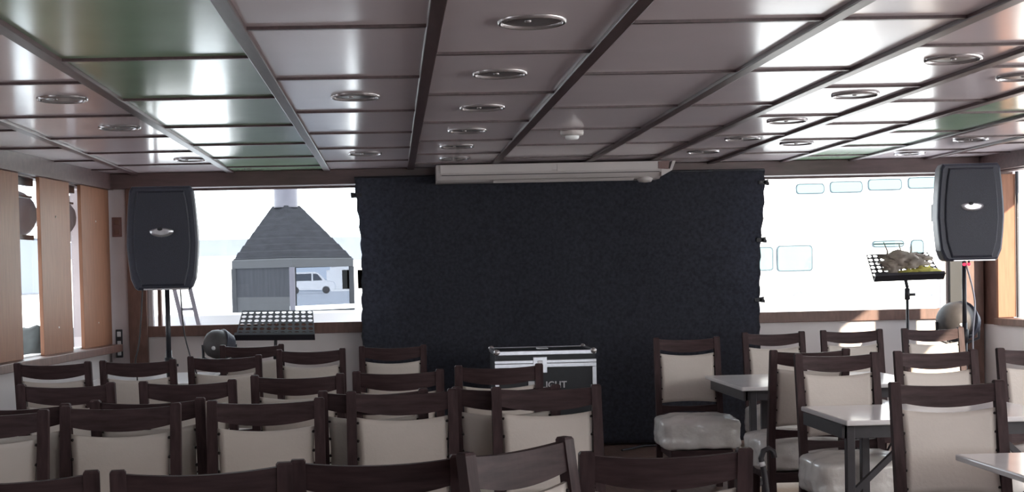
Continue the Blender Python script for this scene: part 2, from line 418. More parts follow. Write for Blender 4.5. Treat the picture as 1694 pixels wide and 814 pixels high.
# white van on the quay
vp = at(524, 482, 75*S)
v_root = empty('van', (vp.x-.6, 75*S, -.1), 0, 'white van parked on the quay, seen through the kiosk', 'van')
sz = 1.0
b = MB(); prof = [(-2.1, .35), (-2.15, 1.0), (-1.95, 1.95), (.45, 2.0), (.8, 1.9), (1.45, 1.2), (2.2, 1.05), (2.35, .7), (2.3, .35)]
b.loft([[Vector((x*.97, y, z)) for x, z in prof] if abs(y) > .8 else [Vector((x, y, z)) for x, z in prof] for y in (-.9, -.78, .78, .9)], M['white']); b.build('body', v_root)
b = MB(); b.prism([(.35, 1.2), (.35, 1.82), (.75, 1.8), (1.2, 1.22)], -.93, -.9, M['carglass']); b.build('front_window', v_root)
b = MB(); b.prism([(-1.8, 1.2), (-1.75, 1.82), (.2, 1.84), (.2, 1.2)], -.93, -.9, M['carglass']); b.build('side_window', v_root)
for x in (-1.3, 1.5):
    b = MB(); b.lathe([(.1, -.12), (.3, -.12), (.34, -.08), (.34, .08), (.3, .12), (.1, .12)], M['tyre'], Matrix.Translation((x, -.82, .34)) @ Matrix.Rotation(PI/2, 4, 'X'), 20); b.build('wheel', v_root)

# low harbour buildings far away
def warehouse(x0, x1, Y, zw, zr, label):
    r = empty('harbour_building', ((x0+x1)/2, Y, -.1), 0, label, 'building', 'low buildings across the quay'); h = (x1-x0)/2
    b = MB(); b.box(-h, h, 0, 12, 0, zw, M['hull']); b.build('wall', r)
    b = MB(); b.prism([(-h-.3, zw), (-h-.3, zr), (h+.3, zr), (h+.3, zw)], -.6, 12.3, M['bluegrey']); b.build('roof', r)
    for k in range(5):
        b = MB(); xx = -h+2*h*(k+.5)/5; b.box(xx-1.2, xx+1.2, -.06, .02, .2, 2.2, M['white'], .03); b.build('shutter', r)
z1 = at(350, 424, 85*S).z+.1; z2 = at(350, 397, 85*S).z+.1
warehouse(-34, -15.2, 85*S, z1, z2, 'low white building with blue-grey roof, left of the kiosk')
z1 = at(590, 430, 85*S).z+.1; z2 = at(590, 392, 85*S).z+.1
warehouse(-6.5, 1.5, 85*S, z1, z2, 'low white building with blue-grey roof, right of the kiosk')

# ladder leaning outside the left window
def bar(b, p, q, wdt, m, dep=None):
    p, q = Vector(p), Vector(q); t = (q-p).normalized(); s = Vector((0, 1, 0)) if abs(t.y) < .9 else Vector((1, 0, 0))
    u = t.cross(s).normalized()*wdt/2; v = t.cross(u).normalized()*(dep or wdt)/2
    b.loft([[p+u+v, p-u+v, p-u-v, p+u-v], [q+u+v, q-u+v, q-u-v, q+u-v]], m)
LY = YB+.4
pt, pb = at(274, 420, LY), at(304, 545, LY)
dirv = (pb-pt); k = (.0-pt.z)/dirv.z; foot = pt+dirv*k
l_root = empty('ladder', foot, 0, 'aluminium ladder leaning outside below the left loudspeaker', 'ladder')
wd = Vector((.13, .03, 0)); top = pt-foot
for o_ in (Vector((0, 0, .02)), wd+Vector((0, 0, .02))):
    b = MB(); bar(b, o_, o_+top, .035, M['alu'], .05); b.build('rail', l_root)
for j in range(1, 7):
    b = MB(); p = top*(j/7); b.tube([p, p+wd], .013, M['alu'], 8); b.build('rung', l_root)

# big white ferry beyond the right window
FY = 22.0*S
f_root = empty('ferry', (15, FY, -.6), 0, 'large white ferry with two window rows beyond the right window', 'ferry')
def fl(px, py): p = at(px, py, FY); return p.x-15, p.z+.6
b = MB(); b.loft([[Vector(p) for p in ((-10.5, 1, 0), (14, 1, 0), (14, 7, 0), (-10.5, 7, 0))], [Vector(p) for p in ((-11, 0, 2.6), (14, 0, 2.6), (14, 8, 2.6), (-11, 8, 2.6))], [Vector(p) for p in ((-10, 0, 6.6), (14, 0, 6.6), (14, 8, 6.6), (-10, 8, 6.6))]], M['hull']); b.build('hull', f_root)
b = MB(); b.box(-9.5, 13, -.25, 7.5, 3.55, 3.62, M['hull'], .02); b.build('rubbing_strake', f_root)
def rrect(x0, x1, z0, z1, r, n=4):
    out = []
    for cx, cz, a in ((x1-r, z1-r, 0), (x0+r, z1-r, PI/2), (x0+r, z0+r, PI), (x1-r, z0+r, 3*PI/2)):
        for j in range(n+1): out.append((cx+r*math.cos(a+PI/2*j/n), cz+r*math.sin(a+PI/2*j/n)))
    return out
def fwin(px0, px1, py0, py1):
    x0, z0 = fl(px0, py1); x1, z1 = fl(px1, py0)
    b = MB(); b.prism(rrect(x0-.03, x1+.03, z0-.03, z1+.03, .09), -.02, .04, M['shipframe']); wo = b.build('window', f_root)
    b = MB(); b.prism(rrect(x0, x1, z0, z1, .08), -.03, .0, M['shipglass']); b.build('pane', wo)
for q in ((1318, 1362, 305, 320), (1374, 1425, 301, 318), (1437, 1490, 297, 314), (1503, 1550, 294, 311), (1560, 1610, 291, 308),
          (1240, 1277, 410, 447), (1287, 1342, 407, 448), (1444, 1494, 399, 408), (1508, 1526, 398, 420)): fwin(*q)
for px in (1326, 1554, 1700):
    x, z = fl(px, 490); b = MB(); b.prism([(x+.23*math.cos(PI*j/10), z+.13*math.sin(PI*j/10)) for j in range(11)], -.06, .05, M['bluegrey']); b.build('port', f_root)

# what shows through the slits on the left: a moored boat, round buoys on the guard rail
MX = -9.0
mb_root = empty('moored_boat', (MX, 17*S, -.6), 0, 'white boat with blue-grey upperworks seen through the left slits', 'boat')
b = MB(); b.loft([[Vector(p) for p in ((-.5, -9, 0), (-.5, 8, 0), (-3, 9.5, 0), (-3, -9, 0))], [Vector(p) for p in ((0, -9, 1.75), (0, 9, 1.75), (-3, 11, 1.75), (-3, -9, 1.75))]], M['hull']); b.build('hull', mb_root)
b = MB(); b.box(-2.8, -.2, -8.5, 7.5, 1.75, 3.2, M['bluegrey'], .05); b.build('cabin', mb_root)
b = MB(); b.box(-2.9, -.1, -8.6, 7.6, 3.2, 3.28, M['hull'], .02); b.build('cabin_roof', mb_root)
b = MB()
p0, t0, n0, _ = wall_frame(-1)
def outw(d, off, z): q = p0+t0*d-n0*off; return Vector((q.x, q.y, z))
def ray_off(px, off):
    """point along the line parallel to the left wall, off metres outside it, seen at column px"""
    o_ = p0-n0*off; d = ray(px, 455); d = Vector((d.x, d.y)); a = Vector((t0.x, t0.y)); n2 = Vector((n0.x, n0.y))
    s = Vector((o_.x, o_.y)).dot(n2)/d.dot(n2); return Vector((d.x*s, d.y*s, 0))
for k, (px, py, lab) in enumerate(((22, 355, 'round grey buoy hanging behind the narrow window nearest the camera'), (104, 362, 'round grey buoy hanging behind the narrow window nearest the loudspeaker'))):
    q = ray_off(px, .42); Yq = q.y; zc_ = at(px, py, Yq).z; rr = 41*Yq/F
    bu = empty('buoy', (q.x, q.y, zc_), 0, lab, 'buoy', 'buoys outside the left windows')
    b = MB(); b.ico((0, 0, 0), rr, M['buoy'], 3, (1, 1, 1)); b.build('ball', bu)
    b = MB(); b.tube([(0, 0, rr*.95), (0, 0, rr+.03), (0, 0, 2.355-zc_)], .01, M['tyre'], 8); b.build('rope', bu)
b = MB(); b.box(-.6, LL, -.6, -.1, 2.36, 2.44, M['white'], T=TL); struct(b, 'deck_overhang', 'white deck overhang outside the left windows', 'deck')
b = MB(); b.box(-.6, LL, -.8, -.1, -.1, .0, M['white'], T=TL); struct(b, 'side_deck', 'white side deck outside the left windows', 'deck')
for k, (px, pyt, lab) in enumerate(((52, 545, 'dark rounded bush in a tub outside the nearest narrow window'), (128, 547, 'dark rounded bush in a tub outside the farther narrow window'))):
    q = ray_off(px-8, .45); zt_ = at(px, pyt, q.y).z
    bu = empty('shrub', (q.x, q.y, 0), 0, lab, 'shrub', 'shrubs on the side deck')
    b = MB(); b.ico((0, 0, zt_-.22), .22, M['bush'], 3, (1, 1, 1), .5); b.build('foliage', bu)
    b = MB(); b.lathe([(.12, .0), (.17, zt_-.38), (.15, zt_-.38), (.1, .04)], M['buoy'], None, 16); b.build('tub', bu)

# ------------------------------------------------------------------ backdrop, clamps, air conditioner
CY = YB-.2
cxl = [(290, 586), (330, 590), (360, 594), (400, 597), (440, 598), (500, 598), (560, 599), (600, 601), (735, 604)]
cxr = [(288, 1266), (330, 1264), (360, 1262), (400, 1259), (440, 1258), (500, 1256), (560, 1257), (600, 1258), (735, 1257)]
def lerp(tab, y):
    for (a, va), (c, vc) in zip(tab, tab[1:]):
        if y <= c: return va+(vc-va)*max(0, (y-a))/(c-a)
    return tab[-1][1]
b = MB(); NU, NV = 90, 50
grid = []
for j in range(NV+1):
    py = 286+(738-286)*j/NV
    pl = at(lerp(cxl, py), py, CY); pr = at(lerp(cxr, py), py, CY)
    row = []
    for i in range(NU+1):
        t = i/NU; x = pl.x+(pr.x-pl.x)*t; z = 2.245+(.02-2.245)*j/NV
        edge = min(t, 1-t); x += .006*math.sin(j*1.9+3*t)*math.exp(-edge*40)
        y = CY+.012*math.sin(t*23+.4*math.sin(j*.2))*(.3+j/NV)+.008*noise.noise(Vector((x*2, z*2, 0)))+.01*math.exp(-edge*30)*math.sin(z*9)
        row.append((x, y, z))
    grid.append(row)
fr = [[b.bm.verts.new(p) for p in r] for r in grid]
for j in range(NV):
    for i in range(NU):
        f = b.bm.faces.new((fr[j][i], fr[j+1][i], fr[j+1][i+1], fr[j][i+1])); f.smooth = True; f.material_index = b.mi(M['curtain'])
r = bmesh.ops.solidify(b.bm, geom=list(b.bm.faces), thickness=.004)
cu_root = empty('stage_backdrop', (1.3, CY, 0), 0, 'large black cloth backdrop hung between the two forward windows', 'backdrop')
o = b.build('cloth', cu_root); o.location = (-1.3, -CY, 0)
b = MB(); xa = grid[0][0][0]; xb = grid[0][-1][0]; b.tube([(xa-1.3, .03, 2.25), (xb-1.3, .03, 2.25)], .012, M['blackmetal'], 10); b.build('rod', cu_root)
for px, py, sg, lab in ((588, 323, -1, 'black spring clamp on the left edge of the backdrop'), (1264, 302, 1, 'topmost black spring clamp on the right edge of the backdrop'),
                        (1260, 397, 1, 'middle black spring clamp on the right edge of the backdrop'), (1257, 496, 1, 'lowest black spring clamp on the right edge of the backdrop')):
    p = at(px, py, CY); cl_ = empty('spring_clamp', p, 0, lab, 'clamp', 'clamps along the backdrop edges')
    b = MB(); b.prism([(-.05*sg, -.012), (.0, -.02), (.035*sg, -.026), (.035*sg, .0), (.0, .02), (-.05*sg, .012)], -.03, -.012, M['black']); b.build('jaw', cl_)
    b = MB(); b.prism([(-.05*sg, -.012), (.0, -.02), (.04*sg, -.01), (.04*sg, .026), (.0, .02), (-.05*sg, .012)], .014, .032, M['black']); b.build('jaw', cl_)
    b = MB(); b.tube([(-.0, -.03, 0), (.0, .034, 0)], .012, M['blackmetal'], 10); b.build('spring', cl_)

# air conditioner
AY = YB-.58
ax0, ax1 = at(722, 285, AY).x, at(1112, 285, AY).x
zb_, ztp = at(900, 298, AY).z, CEIL-.022
ac = empty('air_conditioner', ((ax0+ax1)/2, AY, zb_), 0, 'long white ceiling-hung air conditioner over the black backdrop', 'air conditioner')
h = (ax1-ax0)/2; H = ztp-zb_
prof = [(.0, H), (-.0, H*.62), (.01, H*.36), (.045, H*.12), (.085, .0), (.26, .0), (.26, H)]
b = MB(); b.loft([[Vector((x*1.0, y+(.012 if abs(x) > h-.02 else 0), z)) for y, z in prof] for x in (-h, -h+.03, h-.09, h-.085)], M['acwhite'], smooth=False); b.build('housing', ac)
for a, c in ((-h+.03, -.02), (.02, h-.12)):
    b = MB(); b.box(a, c, -.008, -.001, H*.50, H*.96, M['acwhite'], .002); b.build('front_panel', ac)
b = MB(); b.box(-h+.04, h-.1, -.0, .02, H*.36, H*.40, M['acdark']); b.build('air_slot', ac)
b = MB(); b.loft([[Vector((x, y, z)) for y, z in ((.022, H*.06), (.05, -.012), (.058, -.008), (.03, H*.08))] for x in (-h+.45, h-.3)], M['acwhite']); b.build('louver', ac)
b = MB(); b.prism([(h-.085, H), (h-.085, H*.1), (h-.0, H*.45), (h+.03, H), (h+.005, H), (h-.02, H*.5)], .0, .25, M['acwhite']); b.build('end_cap', ac)
b = MB(); b.prism([(h-.11, H*.98), (h-.11, H*.55), (h-.03, H*.5), (h-.02, H*.98)], -.006, .01, M['plate']); b.build('cable_entry', ac)
b = MB(); b.lathe([(.0001, -.03), (.05, -.024), (.065, 0), (.05, .02)], M['acwhite'], Matrix.Translation((h-.2, .1, 0)), 20); b.build('drain_cup', ac)

# small bright strip on the header, right of the air conditioner
# ------------------------------------------------------------------ ceiling lamps and smoke detector
lamps = [(880, 36, 'nearest of the lamps over the aisle'), (827, 122, 'second lamp of the aisle row, counting away from the camera'), (798, 178, 'third lamp of the aisle row, counting away from the camera'),
         (773, 216, 'fourth lamp of the aisle row'), (756, 242, 'fifth lamp of the aisle row'), (752, 262, 'last lamp of the aisle row, just before the air conditioner'),
         (588, 160, 'nearer of two lamps left of the aisle'), (604, 254, 'farther of two lamps left of the aisle'),
         (103, 164, 'nearest lamp in the left-hand row'), (198, 211, 'middle lamp in the left-hand row'), (315, 264, 'farthest lamp in the left-hand row, over the loudspeaker'),
         (1577, 98, 'largest lamp over the right-hand chairs'), (1415, 157, 'second lamp over the right-hand chairs, in the window glare'), (1302, 200, 'third lamp over the right-hand chairs'),
         (1228, 229, 'fourth lamp over the right-hand chairs'), (1163, 251, 'farthest lamp right of the air conditioner'),
         (1692, 127, 'lamp cut by the right edge of the photo'), (1318, 237, 'lamp in the bright panel before the right window'), (1606, 231, 'lamp by the green panel on the right'), (1505, 254, 'lamp above the right loudspeaker')]
lamp0 = None
for px, py, lab in lamps:
    p = atz(px, py, CEIL-.004)
    if lamp0 is None:
        lamp0 = empty('ceiling_lamp', p)
        b = MB(); prof = [(.106, .004), (.109, -.006), (.114, -.009), (.119, -.007), (.121, .003)]
        rings = [[Vector((r_*math.cos(2*PI*j/40), r_*math.sin(2*PI*j/40), z)) for j in range(40)] for r_, z in prof]
        b.loft(rings, M['chrome'], False, True); b.build('trim_ring', lamp0)
        b = MB(); b.lathe([(.0005, -.003), (.06, -.002), (.105, .002), (.107, .004)], M['lampgrey'], None, 40); b.build('diffuser', lamp0)
        b = MB(); b.lathe([(.0005, -.012), (.01, -.011), (.014, -.005)], M['chrome'], Matrix.Translation((-.02, -.05, 0)), 12); b.build('knob', lamp0)
        o = lamp0
    else: o = copy_tree(lamp0)
    o.location = p; tag(o, 'round flush ceiling lamp, '+lab, 'lamp', 'flush ceiling lamps')
p = atz(946, 214, CEIL-.0005)
sd = empty('smoke_detector', p, 0, 'small white smoke detector on the ceiling before the air conditioner', 'smoke detector')
b = MB(); b.lathe([(.07, 0), (.073, -.02), (.07, -.035), (.06, -.04), (.01, -.041)], M['acwhite'], None, 28); b.build('base', sd)
b = MB(); b.lathe([(.045, -.04), (.043, -.055), (.036, -.062), (.001, -.065)], M['white'], None, 24); b.build('sensor_head', sd)

# ------------------------------------------------------------------ loudspeakers on stands
def speaker(pxc, pyt, pyb, Y, wpx, rz, label, slabel):
    p = at(pxc, (pyt+pyb)/2, Y); k = Y/F; W = wpx*k; Hh = (pyb-pyt)*k; zb = at(pxc, pyb, Y).z
    r = empty('loudspeaker', (p.x, Y, zb), rz, label, 'loudspeaker', 'loudspeakers on stands'); w2 = W/2
    def outl(s, ins=0):
        q = [(-.36, 0), (-.40, .02), (-.455, .11), (-.485, .30), (-.5, .45), (-.49, .62), (-.47, .8), (-.445, .96), (-.41, 1.0)]
        q = q+[(-x, z) for x, z in reversed(q)]
        return [(x*W*s, Hh/2+(z-.5)*Hh*(1-(1-s)*.8)-0) for x, z in q]
    b = MB(); rings = []
    for y, s in ((-.0, .93), (.012, .985), (.03, 1.0), (.16, .98), (.26, .80), (.33, .62)): rings.append([Vector((x, y, z)) for x, z in outl(s)])
    b.loft(rings, M['speaker'], True, False); b.build('cabinet', r)
    g = [(-.30, .035), (-.37, .2), (-.40, .42), (-.39, .65), (-.36, .85), (-.33, .955)]; g = g+[(-x, z) for x, z in reversed(g)]
    b = MB(); b.loft([[Vector((x*W*s_, y, Hh/2+(z-.5)*Hh*s_)) for x, z in g] for y, s_ in ((.004, 1.0), (-.010, .985), (-.016, .95), (-.018, .5))], M['grille'], True, False); b.build('grille', r)
    b = MB(); zc = Hh*.565
    b.loft([[Vector((wq*W*math.cos(a), y, zc+hq*W*math.sin(a)*(1 if math.sin(a) < 0 else .55))) for a in [2*PI*j/24 for j in range(24)]] for y, wq, hq in ((-.015, .17, .085), (-.024, .165, .08), (-.026, .10, .05))], M['silver'], True, True); bd = b.build('badge', r)
    b = MB(); b.ico((-.02*W, -.026, zc+.03*W), .03*W, M['black'], 2, (1.3, .3, .8)); b.build('emblem', bd)
    b = MB(); b.box(-w2*.55, w2*.7, -.002, .02, .0, .012, M['silver'], .003); b.build('foot_strip', r)
    for sx in (-1, 1):
        b = MB(); b.box(sx*w2*.9-.012, sx*w2*.9+.012, .1, .22, Hh*.42, Hh*.6, M['black'], .005); b.build('handle', r)
    st = empty('speaker_stand', (p.x, Y+.14, 0), 0, slabel, 'stand', 'loudspeaker stands')
    b = MB(); b.tube([(0, 0, .05), (0, 0, 1.0)], .019, M['blackmetal']); b.tube([(0, 0, .9), (0, 0, zb-.001)], .016, M['blackmetal']); b.build('pole', st)
    b = MB(); b.tube([(0, 0, .85), (0, 0, .95)], .028, M['black']); b.build('collar', st)
    b = MB(); b.tube([(.02, 0, .9), (.06, 0, .9)], .009, M['black'], 8); b.build('knob', st)
    b = MB(); b.lathe([(.17, 0), (.17, .012), (.06, .025), (.03, .07), (.02, .08)], M['blackmetal'], None, 28); b.build('base', st)
    return r
speaker(268, 309, 480, 5.2*S, 117, R(3), 'black loudspeaker on a stand in front of the left window', 'black pole stand under the left loudspeaker')
rs = speaker(1607, 268, 432, 5.95*S, 110, R(-6), 'black loudspeaker on a stand beside the right wall', 'black pole stand under the right loudspeaker')
for dx in (-.055, -.022):
    b = MB(); b.ico((dx, .0, -.022), .013, M['red'], 2); b.tube([(dx, .0, -.012), (dx, .0, .004)], .008, M['black'], 8); b.build('indicator_light', rs)
# cables hanging from the loudspeakers
def cable(pts, r, label, m='black', name='cable'):
    P = [Vector(p) for p in pts]; out = []
    for i in range(len(P)-1):
        a, b_, c, d = P[max(i-1, 0)], P[i], P[i+1], P[min(i+2, len(P)-1)]
        for j in range(8):
            t = j/8; out.append(.5*((2*b_)+(c-a)*t+(2*a-5*b_+4*c-d)*t*t+(3*b_-a-3*c+d)*t**3))
    out.append(P[-1]); b = MB(); b.tube(out, r, M[m], 7); o = b.build(name); return tag(o, label, 'cable')
YC = 5.2*S+.27
def fl_(px, Y): p = at(px, 700, Y); return Vector((p.x, Y, .01))
cable([at(236, 474, YC), at(231, 560, YC), at(224, 600, YC), at(228, 640, YC), fl_(232, YC), fl_(240, YC-.25)], .005, 'thin black cable hanging straight below the left loudspeaker')
cable([at(298, 474, YC), at(304, 545, YC), at(315, 590, YC), at(330, 640, YC), fl_(355, YC), fl_(370, YC-.25)], .005, 'thin black cable swinging right of the left loudspeaker pole')
pp = at(1606, 441, 5.95*S); YD = 5.95*S
cable([pp+Vector((-.03, .02, .03)), pp+Vector((.0, -.06, -.25)), pp+Vector((-.02, -.07, -.55)), (pp.x-.02, YD-.1, .3), (pp.x, YD-.12, .01), (pp.x+.25, YD-.15, .01)], .006, 'grey cable hanging below the right loudspeaker', 'alu')

# ------------------------------------------------------------------ music stands
def music_stand(pxc, pyt, pyb, Y, wpx, tilt, label, lip_front=True, roll=0.):
    k = Y/F; W = wpx*k; p = at(pxc, pyb, Y); Hh = (pyb-pyt)*k/math.cos(tilt)
    r = empty('music_stand', (p.x, Y, 0), 0, label, 'music stand', 'music stands')
    T = Matrix.Translation((0, 0, p.z)) @ Matrix.Rotation(roll, 4, 'Y') @ Matrix.Rotation(-tilt, 4, 'X')
    b = MB(); nx, nz = 11, 7; cw, ch = W/nx, Hh/nz
    def top_w(z): return 1-.10*(z/Hh)
    for j in range(nz):
        for i in range(nx):
            x0 = -W/2+i*cw; z0 = j*ch
            def P(x, z, y): 
                return T @ Vector((x*top_w(z), y, z))
            cx_, cz_ = x0+cw/2+(cw*.0), z0+ch/2
            out = [(x0, z0), (x0+cw/2, z0), (x0+cw, z0), (x0+cw, z0+ch/2), (x0+cw, z0+ch), (x0+cw/2, z0+ch), (x0, z0+ch), (x0, z0+ch/2)]
            hole = [(cx_+.38*cw*math.cos(a), cz_+.36*ch*math.sin(a)) for a in [PI*1.25+PI/4*q for q in range(8)]]
            for y0, y1, rev in ((0, .0015, 0),):
                a = [b.bm.verts.new(P(x, z, 0)) for x, z in out]; c = [b.bm.verts.new(P(x, z, 0)) for x, z in hole]
                a2 = [b.bm.verts.new(P(x, z, .003)) for x, z in out]; c2 = [b.bm.verts.new(P(x, z, .003)) for x, z in hole]
                mi = b.mi(M['blackmetal'])
                fs = []
                if j < 1:    # solid lower strip
                    fs += [b.bm.faces.new(a), b.bm.faces.new(list(reversed(a2)))]
                    for v in c+c2: b.bm.verts.remove(v)
                else:
                    for q in range(8):
                        n_ = (q+1) % 8
                        fs += [b.bm.faces.new((a[q], a[n_], c[n_], c[q])), b.bm.faces.new((a2[q], c2[q], c2[n_], a2[n_])), b.bm.faces.new((c[q], c[n_], c2[n_], c2[q]))]
                for f in fs: f.material_index = mi
    bmesh.ops.remove_doubles(b.bm, verts=b.bm.verts, dist=.0004)
    b.build('desk', r)
    b = MB(); b.box(-W*.5, W*.5, -.055, .004, -.012, -.0, M['blackmetal'], .002, T=T); b.box(-W*.5, W*.5, -.058, -.054, -.012, .016, M['blackmetal'], 0, T=T); b.build('lip', r)
    b = MB(); b.tube([T @ Vector((0, .02, Hh*.35)), (0, .03, p.z-.06)], .013, M['blackmetal']); b.build('bracket', r)
    b = MB(); b.tube([(0, .03, .1), (0, .03, p.z-.05)], .011, M['blackmetal']); b.build('pole', r)
    b = MB(); b.tube([(0, .03, p.z-.16), (0, .03, p.z-.07)], .02, M['black']); b.tube([(0, .03, p.z-.12), (.06, .02, p.z-.12)], .012, M['black'], 8); b.build('clamp', r)
    for a in (R(90), R(210), R(330)):
        b = MB(); e_ = Vector((.24*math.cos(a), .03+.2*math.sin(a), .012)); b.tube([(0, .03, .28), e_*.6+Vector((0, .012, .12)), e_], .009, M['blackmetal'], 8); b.build('leg', r)
    return r, T, Hh
music_stand(455, 515, 561, YB-.55, 132, R(50), 'black perforated music stand below the left window', roll=R(1))
ms, Tm, Hm = music_stand(1503, 418, 462, 6.25*S, 118, R(48), 'black perforated music stand holding a crumpled cloth by the right window', roll=R(-1))
# crumpled cloth on the right desk
mo = ms.location
cb = empty('cloth_bundle', mo + Tm @ Vector((.0, -.03, Hm*.35)), 0, 'crumpled beige and yellow cloth lying on the right music stand', 'cloth')
b = MB()
for (x, z, r_, sx, sz_, y) in ((-.02, .06, .075, 1.9, .75, -.0), (.06, .03, .06, 1.7, .6, -.02), (-.10, .0, .05, 1.3, .9, -.01), (.11, .07, .05, 1.8, .6, .02)):
    b.ico((x, y, z), r_, M['cloth'], 3, (sx, .7, sz_), .9)
b.build('folds', cb)
b = MB(); b.ico((.14, -.03, -.03), .05, M['yellow'], 3, (1.9, .7, .6), .9); b.ico((.03, -.035, -.035), .035, M['yellow'], 3, (2.2, .7, .5), .9); b.build('yellow_trim', cb)
for x0, x1, z1 in ((-.14, -.17, .2), (-.05, -.05, .19), (.02, .05, .17)):
    b = MB(); b.tube([(x0, 0, .07), ((x0+x1)/2+.015, 0, .13), (x1, 0, z1)], [.008, .006, .003], M['cloth'], 7); b.build('loose_end', cb)

# ------------------------------------------------------------------ stage spotlights
def spot(px, pyt, Y, rpx, label):
    rr = rpx*Y/F; top = at(px, pyt, Y); zc = top.z-rr
    r = empty('stage_spotlight', (top.x, Y, 0), 0, label, 'spotlight', 'spotlights on low stands')
    T = Matrix.Translation((0, 0, zc)) @ Matrix.Rotation(R(-58), 4, 'Z') @ Matrix.Rotation(R(78), 4, 'X')     # axis: +z of the lathe = lens end
    b = MB(); b.lathe([(rr*.35, -rr*.9), (rr*.75, -rr*.72), (rr*.98, -rr*.2), (rr*1.0, rr*.25), (rr*.9, rr*.62), (rr*.68, rr*.88), (rr*.35, rr*1.02), (rr*.01, rr*1.06)], M['lamphead'], T, 28); b.build('housing', r)
    for k in range(6):
        z = -rr*(.15+.13*k); q = rr*(1.1-.06*k)
        b = MB(); b.lathe([(q*.7, z-.006), (q, z-.006), (q*1.01, z), (q, z+.006), (q*.7, z+.006)], M['speaker'], T, 24); b.build('cooling_fin', r)
    b = MB(); b.tube([Vector((-rr*1.12, 0, zc)), Vector((-rr*1.1, 0, zc-rr*.9)), Vector((0, 0, zc-rr*1.35)), Vector((rr*1.1, 0, zc-rr*.9)), Vector((rr*1.12, 0, zc))], .012, M['blackmetal'], 8); b.build('yoke', r)
    b = MB(); b.ico((-rr*.25, -rr*.98, zc-.02), .018, M['label'], 2); b.build('knob', r)
    b = MB(); b.tube([(0, 0, .02), (0, 0, zc-rr*1.33)], .016, M['blackmetal']); b.build('pole', r)
    b = MB(); b.lathe([(.16, 0), (.16, .012), (.05, .03), (.02, .06)], M['blackmetal'], None, 24); b.build('base', r)
spot(1584, 500, 6.38*S, 32, 'round black stage spotlight below the right loudspeaker')
spot(362, 546, 6.38*S, 24, 'round black stage spotlight beside the left music stand')

# ------------------------------------------------------------------ sockets on the left pillar
def plate(px, py, wpx, hpx, label, name, m, n):
    p = at(px, py, YB); k = YB/F; w2, h2 = wpx*k/2, hpx*k/2
    r = empty(name, (p.x, YB-.001, p.z), 0, label, 'socket' if n > 1 else 'switch')
    b = MB(); b.box(-w2, w2, -.012, 0, -h2, h2, M[m], .003); b.build('cover_plate', r)
    for j in range(n):
        z = -h2+2*h2*(j+.5)/n
        b = MB(); b.box(-w2*.55, w2*.55, -.018, -.011, z-h2/n*.55, z+h2/n*.55, M['label' if n > 2 else 'brown'], .003); b.build('rocker' if n < 3 else 'outlet', r)
plate(195, 376, 16, 32, 'small reddish brown switch plate on the grey left pillar', 'light_switch', 'plate', 2)
plate(199, 568, 11, 46, 'tall dark socket strip low on the grey left pillar', 'power_socket', 'black', 3)
b = MB(); b.box(wx(183, 450), wx(213, 450), YB-.03, YB-.0015, 0, ZT, M['pillar'], .004); o = struct(b, 'trim_42', 'grey laminate pillar in the left forward corner', 'trim')
for o in bpy.data.objects:
    if o.name in ('light_switch', 'power_socket'): o.location.y = YB-.0302

# ------------------------------------------------------------------ flight case
CYF = 5.85*S
pl = at(818, 582, CYF); pr = at(986, 577, CYF); Wc = pr.x-pl.x; Zc = at(902, 580, CYF).z
fc = empty('flight_case', ((pl.x+pr.x)/2, CYF, 0), 0, 'black flight case with silver edges in front of the backdrop', 'flight case')
w2 = Wc/2; dp = .58; zl = Zc-.09
b = MB(); b.box(-w2+.006, w2-.006, .006, dp-.006, .10, zl, M['case']); b.build('body', fc)
b = MB(); b.box(-w2+.006, w2-.006, .006, dp-.006, zl+.002, Zc-.004, M['case']); lid = b.build('lid', fc)
b = MB()
for y in (0, dp-.03): b.box(-w2, w2, y, y+.03, Zc-.03, Zc, M['silver'], .003)
for x in (-w2, w2-.03): b.box(x, x+.03, 0, dp, Zc-.03, Zc, M['silver'], .003)
b.build('lid_edging', fc)
b = MB(); b.box(-w2, w2, -.002, .01, zl-.03, zl-.002, M['silver'], .002); b.box(-w2, w2, -.002, .01, zl, zl+.022, M['silver'], .002); b.build('closing_rail', fc)
for x in (-w2, w2-.03):
    b = MB(); b.box(x, x+.03, -.002, .03, .10, zl-.03, M['silver'], .003); b.build('corner_edging', fc)
for x in (-w2+.018, w2-.018):
    for y in (.012, dp-.012):
        b = MB(); b.ico((x, y, Zc-.008), .024, M['chrome'], 3); b.build('ball_corner', fc)
b = MB(); b.box(-.03, .05, dp*.45, dp*.62, Zc-.003, Zc+.004, M['label'], .002); b.build('lid_label', fc)
for x in (-.04,):
    b = MB(); b.box(x-.05, x+.05, -.006, .002, zl-.07, zl+.045, M['silver'], .003); lt = b.build('latch', fc)
    b = MB(); b.box(x-.018, x+.018, -.014, -.005, zl-.03, zl+.02, M['chrome'], .003); b.build('latch_handle', lt)
b = MB(); pp = at(881, 640, CYF); b.box(pp.x-fc.location.x-.03, pp.x-fc.location.x+.03, -.004, .004, pp.z-.04, pp.z+.04, M['label'], .002); b.build('label_card', fc)
tcu = bpy.data.curves.new('lettering', 'FONT'); tcu.body = 'LIGHT'; tcu.size = .066; tcu.extrude = .001; tcu.align_x = 'RIGHT'; tcu.offset = .0012
tcu.materials.append(M['label'])
tmp = bpy.data.objects.new('lettering_curve', tcu); C.objects.link(tmp); bpy.context.view_layer.update()
me = bpy.data.meshes.new_from_object(tmp.evaluated_get(bpy.context.evaluated_depsgraph_get())); bpy.data.objects.remove(tmp); bpy.data.curves.remove(tcu)
to = bpy.data.objects.new('lettering', me); C.objects.link(to); to.parent = fc
pt_ = at(938, 641, CYF); to.location = (pt_.x-fc.location.x, -.0005+.006, pt_.z); to.rotation_euler = (PI/2, 0, 0)
